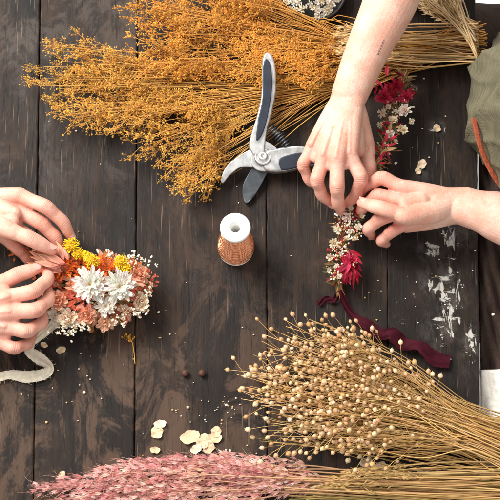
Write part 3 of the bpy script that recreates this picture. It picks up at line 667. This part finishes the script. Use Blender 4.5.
for a in range(4):
    mb=MB(); q=a*1.571+.785; mb.tube([(cx+math.cos(q)*.075,cy+math.sin(q)*.075,z0-.031),(cx+math.cos(q)*.1,cy+math.sin(q)*.1,-.751)],[.014,.011],12,(.4,.3,.2)); mb.make("leg",M_wood,parent=stl)
fo=folds((480.5,370,-14),(640,364,-14),(650,590,-30),(482,560,-28),70,70,3,18,2); ob=fo.make("linen_cloth",M_linen); ob.modifiers.new("s",'SOLIDIFY').thickness=.002
ob["label"]="crumpled cream linen cloth lying over a stool"; ob["category"]="cloth"
# ---------------------------------------------------------------- flower garland
fc=empty("floral_garland",W(350,250,0),"half bound flower garland with crimson and white blossoms","flower garland")
path=[(405,72,22),(399,98,24),(391,126,28),(382,152,32),(370,178,34),(354,207,26),(343,236,20),(337,264,13),(340,296,6)]
mb=MB(); PP=catmull([W(*p) for p in path],12)
for k in range(8):
    off=[]; 
    for i,p in enumerate(PP):
        a=i*.35+k*.8; off.append(p+np.array([math.cos(a),.3*math.cos(a),math.sin(a)])*2.6*S)
    mb.tube(off,1.0*S,5,vary([lin(144,102,64),lin(174,132,84),lin(108,90,58)][k%3],.1))
for i in range(130):
    t=random.uniform(.02,.97); p=PP[int(t*(len(PP)-1))]; a=random.uniform(0,6.28); d=nrm([math.cos(a),math.sin(a),random.uniform(0,.6)]); l=random.uniform(7,20)*S; q=p+d*l*.6+rng.normal(0,.001,3); q2=p+d*l
    mb.tube([p,q,q2],[.45*S,.35*S,.25*S],4,vary(lin(140,98,54)))
mb.make("bound_stem",M_stem,parent=fc)
crim=lin(194,28,54); mag=lin(224,62,100); drk=lin(124,20,38); yel=lin(224,186,84); tan=lin(222,190,140); blush=lin(240,196,176)
up=lambda:[random.gauss(0,.4),random.gauss(-.1,.4),1]
def fl_obj(name,parent,lst,mat=M_pet,**kw):
    for (x,y,z,R_,n,ly,c,cc,wid,nv,c2) in lst:
        mb=MB(); flower(mb,W(x,y,z),nv,R_*S,n,ly,c,cc,wid,col2=c2,**kw); mb.make(name,mat,parent=parent)
fl_obj("crimson_flower",fc,[(384,97,34,10,11,3,crim,drk,.36,up(),mag),(396,86,32,10,10,3,mag,drk,.36,up(),crim),(407,97,32,8,9,3,crim,drk,.36,up(),mag),(351,260,28,7,9,3,crim,drk,.34,up(),mag)],el0=.1,el1=.9,blunt=True,jt=.3)
cf=[]
for x,y,r_ in ((405,111,8.5),(393,121,7),(382,113,6),(402,130,6.5),(388,107,4),(390,134,5.5),(396,112,4),(411,121,4),(380,125,4),(395,142,4),(386,146,4),(379,157,3.5),(374,168,3.5),
  (347,217,6.5),(358,227,4.5),(338,229,5.5),(362,216,3.5),(334,243,5.5),(347,239,4.5),(355,240,4),(330,257,4.5),(341,254,3.5),(364,228,3),(351,208,3.5),(329,270,3.5),(337,266,3.5),(350,231,3),(339,277,3)):
    cf.append((x,y,34,r_,random.choice([9,11,13]),random.choice([2,3]),random.choice([white,cream,cream,blush,tan]),yel,random.choice([.34,.48]),up(),random.choice([white,cream])))
fl_obj("cream_flower",fc,cf,blunt=True,cr=.26,jt=.25)
mb=MB()
for x,y,n,R_ in ((397,106,90,14),(391,128,70,11),(384,150,36,8),(371,176,26,7),(347,224,100,13),(339,250,90,11),(356,232,50,9),(338,276,40,8),(348,262,30,9)):
    for i in range(n):
        d=nrm(rng.normal(0,1,3)); d[2]=abs(d[2])*.7; c0=W(x,y,23); q=c0+d*R_*S*random.uniform(.5,1.25)
        mb.blob(q,random.uniform(.5,1.3)*S,vary(random.choice([white,cream,lin(230,214,172),lin(180,138,84),crim,tan]),.15),ICO1,(1,1,1.3),d,.15)
mb.make("filler_blossom",M_bud,parent=fc,kind="stuff")
mb=MB()
for i in range(430):
    t=random.uniform(.02,.97); p=PP[int(t*(len(PP)-1))]; a=random.uniform(0,6.28); d=nrm([math.cos(a),math.sin(a)-.2,random.uniform(-.1,.7)]); l=random.uniform(6,17)*S*(.7 if .4<t<.6 else 1)
    c=random.choice([lin(98,92,54),lin(136,112,64),lin(78,78,50),drk,lin(150,70,56),crim,lin(186,156,106),lin(70,60,44)])
    mb.petal(p+np.array([0,0,2*S]),d,[0,0,1],l,l*random.uniform(.08,.24),random.uniform(-.3,.3),.3,vary(c),vary(c),n=4)
mb.make("leaf",M_pet,parent=fc,kind="stuff")
mb=MB()
for i in range(36):
    a=random.gauss(-1.5,.5); l=random.uniform(10,23); x0,y0=349+random.gauss(0,4.5),259+random.gauss(0,6)
    mb.petal(W(x0,y0,random.uniform(18,32)),[math.cos(a),math.sin(a),random.uniform(-.3,.3)],[0,0,1],l*S,l*random.uniform(.14,.28)*S,random.uniform(-.4,.3),.5,vary(random.choice([crim,drk,mag]),.2),vary(random.choice([mag,crim]),.2),n=6,edge=1)
for i in range(44):
    a=random.gauss(1.6,1.0); l=random.uniform(8,18); x0,y0=394+random.gauss(0,8),95+random.gauss(0,6)
    mb.petal(W(x0,y0,random.uniform(20,32)),[math.cos(a),math.sin(a),random.uniform(-.1,.4)],[0,0,1],l*S,l*random.uniform(.14,.28)*S,random.uniform(-.3,.3),.5,vary(random.choice([crim,drk,mag]),.2),vary(random.choice([mag,crim]),.2),n=6,edge=1)
for i in range(16):
    t=random.uniform(.25,.8); p=PP[int(t*(len(PP)-1))]; a=random.uniform(0,6.28); l=random.uniform(6,12)*S; mb.petal(p+np.array([0,0,4*S]),[math.cos(a),math.sin(a),.3],[0,0,1],l,l*.3,.1,.5,vary(crim,.2),vary(mag,.2),n=5)
mb.make("crimson_petal",M_pet,parent=fc,kind="stuff")
def ribbon(pts,w,col,twist,name,mat,parent,ws=None,fray=0):
    P=catmull([W(*p) for p in pts],12); n=len(P); T=np.gradient(P,axis=0); V=[];C=[]
    for i in range(n):
        t=i/(n-1); k=np.interp(t*(len(twist)-1),range(len(twist)),twist); s_=nrm(np.cross(nrm(T[i]),[0,0,1])); u=np.array([0,0,1.])
        wj=w*(1 if ws is None else np.interp(t*(len(ws)-1),range(len(ws)),ws))
        for q in np.linspace(-1,1,11): 
            wq=wj*(1+(random.uniform(-fray,fray) if abs(q)==1 else 0))
            pv=P[i]+(s_*math.cos(k)+u*math.sin(k))*wq*S*q*.5+u*1.1*S*(math.sin(q*5+t*14)*(.4+.6*math.sin(t*9)**2)+.5*math.sin(t*40)*q); pv[2]=max(pv[2],.0006+.0002*(q+1)); V.append(pv); C.append(np.array(col)*random.uniform(.94,1.04))
    mb=MB(); F=[[i*11+j,i*11+j+1,i*11+11+j+1,i*11+11+j] for i in range(n-1) for j in range(10)]; mb.add(V,[np.array(F)],np.array(C))
    if fray:
        for i in range(n*2):
            k=random.randint(0,n-1)*11+random.choice([0,10]); p=np.array(V[k]); q=p+rng.normal(0,1,3)*np.array([1,1,.2])*1.5*S; q[2]=max(q[2],.0008); mb.tube([p,q],[.1*S,.07*S],3,col)
    ob=mb.make(name,mat,parent=parent); return ob
M_rib=attr_mat("ribbon_cloth",.8,nscale=160,var=.14,bump=.5,bscale=1800,spec=.15,back=.2)
ribbon([(341,290,12),(345,303,8),(353,316,6),(366,324,9),(380,334,6),(392,334,11),(404,344,6),(420,346,12),(434,358,7),(450,362,4)],13,lin(70,18,30),[.3,.8,.2,.5,.0,.4,.1,.4,.0],"burgundy_ribbon",M_rib,fc,[.5,.8,.6,1.2,.8,1.4,.7,1.3,1.0],.08)
ribbon([(341,290,9),(334,300,5),(326,299,4),(318,304,3)],6,lin(70,18,30),[.8,.3,.6,.2],"burgundy_ribbon",M_rib,fc)
# ---------------------------------------------------------------- hair comb bouquet
hc=empty("flower_hair_comb",W(95,290,0),"flower hair comb with white strawflowers and orange blossoms","hair comb")
org=lin(234,122,52); peach=lin(248,194,158); pink=lin(246,170,152); coral=lin(238,122,92); honey=lin(240,196,110); wht=lin(255,253,246); crm=lin(255,246,226)
fl_obj("white_strawflower",hc,[(91,285,47,20,18,4,crm,honey,.26,[-.1,-.1,1],wht),(120,287,45,19,17,4,crm,honey,.26,[.15,-.1,1],wht),(106,306,38,12,14,3,crm,honey,.30,[.1,-.3,1],wht)],el0=-.05,el1=.62,curl=.22,shrink=.42,cr=.26,jt=.16,blunt=True)
fl_obj("peach_strawflower",hc,[(68,318,32,13,12,4,peach,honey,.42,[-.2,-.3,1],crm),(87,315,36,12,13,4,pink,honey,.40,[0,-.4,1],peach),(60,300,38,12,11,4,pink,honey,.42,[-.3,-.2,1],peach),(140,302,32,11,12,4,peach,honey,.42,[.4,-.3,1],crm),(138,276,36,13,11,4,pink,coral,.40,[.4,.2,1],peach),(105,323,28,10,11,4,crm,honey,.42,[.1,-.5,1],peach),(72,286,40,8,10,3,coral,coral,.42,up(),peach),(54,317,30,9,11,3,crm,honey,.42,up(),white),(124,311,32,9,11,3,peach,org,.42,up(),crm)],blunt=True,el1=.85,curl=.4,shrink=.5,jt=.3)
for x,y,z,R_ in ((71,246,42,7.5),(78,254,40,5.5),(92,261,42,7),(121,263,40,7),(126,269,38,5),(86,256,39,4.5)):
    mb=MB(); c=W(x,y,z)
    for i in range(110):
        d=nrm(rng.normal(0,1,3)); d[2]=abs(d[2]); mb.blob(c+d*R_*S*random.uniform(.7,1.1),.85*S,vary(lin(244,206,40),.2),ICO1,(.6,.6,1.6),d,.1)
    mb.blob(c,R_*.8*S,lin(190,140,20),ICO2); mb.make("yellow_blossom",M_bud,parent=hc)
mb=MB()
for x,y,z,R_,n,c in ((50,262,34,12,70,org),(64,268,38,13,80,org),(82,268,36,12,60,org),(36,254,30,9,40,org),(18,250,22,8,30,org),(104,268,36,12,60,org),(48,282,34,11,50,coral),(146,282,30,10,36,coral),(78,302,36,12,40,coral),(110,272,36,10,40,org),(130,294,36,8,24,coral),(134,268,34,7,24,org)):
    for i in range(n*2):
        d=nrm(rng.normal(0,1,3)); d[2]=abs(d[2]); p=W(x,y,z-7)+d*R_*S*random.uniform(.4,1.15); l=random.uniform(2.5,5.5)*S; cc=vary(c,.3)
        mb.petal(p,nrm(d+rng.normal(0,.4,3)),[.1,.1,1],l,l*.5,random.uniform(-.2,.4),.5,cc,tuple(min(1,v*1.3) for v in cc),n=3)
mb.make("orange_blossom",M_pet,parent=hc,kind="stuff")
mb=MB()
for x,y,n in ((132,262,26),(146,288,24),(138,312,26),(120,318,20),(70,328,26),(110,260,10),(52,300,14),(96,300,10),(84,326,14),(60,326,14),(140,258,10),(32,248,8),(105,294,8)):
    for i in range(n):
        q=W(x+random.gauss(0,5),y+random.gauss(0,4.5),random.uniform(22,38)); b=W(100,290,16)
        for h in range(4): mb.blob(q+rng.normal(0,.7,3)*S,random.uniform(.6,1.2)*S,vary(cream,.1),ICO1,jit=.2)
        if i%2==0: mb.tube([b+(q-b)*.6,q],[.3*S,.25*S],3,lin(170,160,110))
mb.make("white_filler_blossom",M_bud,parent=hc,kind="stuff")
mb=MB()
for i in range(480):
    a=random.uniform(0,6.28); rr=math.sqrt(random.random()); x=98+math.cos(a)*rr*49; y=291+math.sin(a)*rr*34; p=W(x,y,random.uniform(12,34)*(1.1-.4*rr)); d=nrm([math.cos(a)+random.gauss(0,.5),-math.sin(a)+random.gauss(0,.5),random.uniform(.1,.9)]); l=random.uniform(6,14)*S
    c=random.choice([peach,pink,coral,crm,lin(210,150,90),lin(150,140,88),peach,coral,pink]); mb.petal(p,d,[0,0,1],l,l*random.uniform(.25,.5),random.uniform(-.2,.4),.35,vary(c,.2),vary(c,.2),blunt=random.random()<.5,n=4,edge=1)
for dx,dy,x,y,l in ((-.85,.45,64,264,38),(-.95,.25,58,270,30),(.9,-.1,130,280,16),(-.5,.8,66,256,22)):
    for h in range(8):
        mb.petal(W(x+random.gauss(0,2.5),y+random.gauss(0,2.5),random.uniform(36,48)),[dx+random.gauss(0,.15),dy+random.gauss(0,.15),random.uniform(.05,.3)],[0,0,1],l*S*random.uniform(.6,1),l*.18*S,-.1,.4,vary(pink,.1),vary(peach,.1),n=6,edge=1)
mb.make("pink_petal",M_pet,parent=hc,kind="stuff")
mb=MB(); mb.tube(catmull([W(48,275,12),W(80,292,8),W(110,300,8),W(140,296,10)],8),3*S,8,(.05,.03,.02),.6)
for i in range(16):
    p=W(60+i*5,296+math.sin(i*.2)*5,8); q=W(60+i*5,316+math.sin(i*.2)*4,2); mb.tube([p,q],[.9*S,.5*S],5,(.05,.03,.02))
mb.make("comb",M_white,parent=hc)
ribbon([(62,316,16),(46,332,11),(33,342,8),(30,351,8),(40,359,5),(50,367,5),(44,374,5),(26,377,3),(8,375,5),(-20,384,3)],10,lin(246,234,210),[.1,.4,.8,.3,.1,.6,.2,.05,.4,.1],"white_ribbon",M_rib,hc,[1,.8,.7,1.1,1.2,.8,1,1.2,.9,1],.05)
# ---------------------------------------------------------------- loose bits on the table
def petal_piece(x,y,R_,col):
    mb=MB(); n=18; V=[W(x,y,1.4)]; ph=random.random()*6
    for ring in (.5,1.):
        for i in range(n):
            a=i/n*6.283; rr=R_*ring*(1+.16*math.sin(a*2+ph)+.08*math.sin(a*5+ph*2)); p=W(x+rr*math.cos(a),y+rr*math.sin(a)*.85,1.2+ring*(.9+.8*math.sin(a*3+ph))); V.append(p)
    F=[[1+i,1+n+i,1+n+(i+1)%n,1+(i+1)%n] for i in range(n)]; T=[[0,1+i,1+(i+1)%n] for i in range(n)]
    mb.add(V,[np.array(F),np.array(T)],vary(col,.1)); ob=mb.make("fallen_petal",M_paper); ob["label"]="papery cream petal fallen on the table"; ob["category"]="petal"; ob["group"]="petals fallen on the table"
for x,y,R_ in ((160,424,5.5),(157,432,7),(190,437,9),(203,441,8),(216,432,6),(214,438,7),(209,448,6),(196,449,5.5),(155,450,4.5),(366,462,6),(380,468,7),(424,473,6),(61,350,4.5),(62,474,3.5),(437,128,4),(422,164,5),(418,171,3.5),(44,345,3.5)):
    petal_piece(x,y,R_,random.choice([lin(224,200,164),lin(230,212,182),lin(214,188,150)]))
mb=MB()
spots=[(225,410,22,12,34),(175,408,10,4,5),(60,375,30,30,12),(235,300,120,90,14),(100,400,80,60,12),(400,300,50,60,24),(420,150,35,60,16),(250,455,60,8,16),(110,130,60,60,8),(440,450,30,20,10),(230,110,60,60,8),(160,330,10,15,5),(440,300,20,50,16)]
for x,y,sx,sy,n in spots:
    for i in range(n):
        q=W(random.gauss(x,sx*.7),random.gauss(y,sy*.7),.8); c=random.choice([white,cream,lin(214,176,120),lin(224,206,168)]); mb.blob(q,random.uniform(.4,1.2)*S*(1.6 if random.random()<.12 else 1),vary(c,.15),ICO1,(1,random.uniform(.5,1),.4),jit=.3)
cr=mb.make("petal_crumbs",M_paper,origin=(0,0,0.0005)); cr["kind"]="stuff"; cr["label"]="scattered tiny petal crumbs and seeds on the table"; cr["category"]="debris"
for x,y in ((185,373),(202,373)):
    mb=MB(); mb.blob(W(x,y,3.3),3.6*S,lin(84,54,42),ICO3,(1,1,.9),jit=.06); ob=mb.make("dark_seed",M_seed); ob["label"]="small round dark brown seed pod on the table"; ob["category"]="seed"; ob["group"]="dark seeds on the table"
mb=MB(); P=catmull([W(127,336,2),W(132,342,3),W(134,352,2),W(135,364,2)],6); mb.tube(P,.5*S,4,lin(200,150,60))
for i in range(16):
    q=W(128+random.gauss(0,4),337+random.gauss(0,3),random.uniform(1,5)); mb.blob(q,.8*S,vary(lin(224,164,50)),ICO1); mb.tube([W(131,342,3),q],[.3*S,.2*S],3,lin(200,150,60))
ob=mb.make("flower_sprig",M_bud); ob["label"]="tiny golden sprig fallen on the table"; ob["category"]="dried flower"
# ---------------------------------------------------------------- camera, light
cam=bpy.data.cameras.new("camera"); co=bpy.data.objects.new("camera",cam); COL.objects.link(co); co.location=CAM; co.rotation_euler=(TILT,0,0)
cam.angle=2*math.atan(250*S/D); cam.clip_end=50; cam.clip_start=.05; scene.camera=co
wd=bpy.data.worlds.new("World"); scene.world=wd; wd.use_nodes=True; bg=wd.node_tree.nodes["Background"]; bg.inputs[0].default_value=(1,.99,.98,1); bg.inputs[1].default_value=.85
def area(loc,tgt,size,en,col):
    l=bpy.data.lights.new("window_light",'AREA'); l.size=size; l.energy=en; l.color=col; o=bpy.data.objects.new("window_light",l); COL.objects.link(o); o.location=loc
    o.rotation_euler=(Vector(tgt)-Vector(loc)).to_track_quat('-Z','Y').to_euler()
area((-1.5,1.2,2.1),(0,0,0),1.5,158,(1,.98,.945))
scene.view_settings.view_transform='Standard'; scene.view_settings.look='None'; scene.view_settings.exposure=0
for ob in bpy.data.objects:
    if "_o" in ob: del ob["_o"]
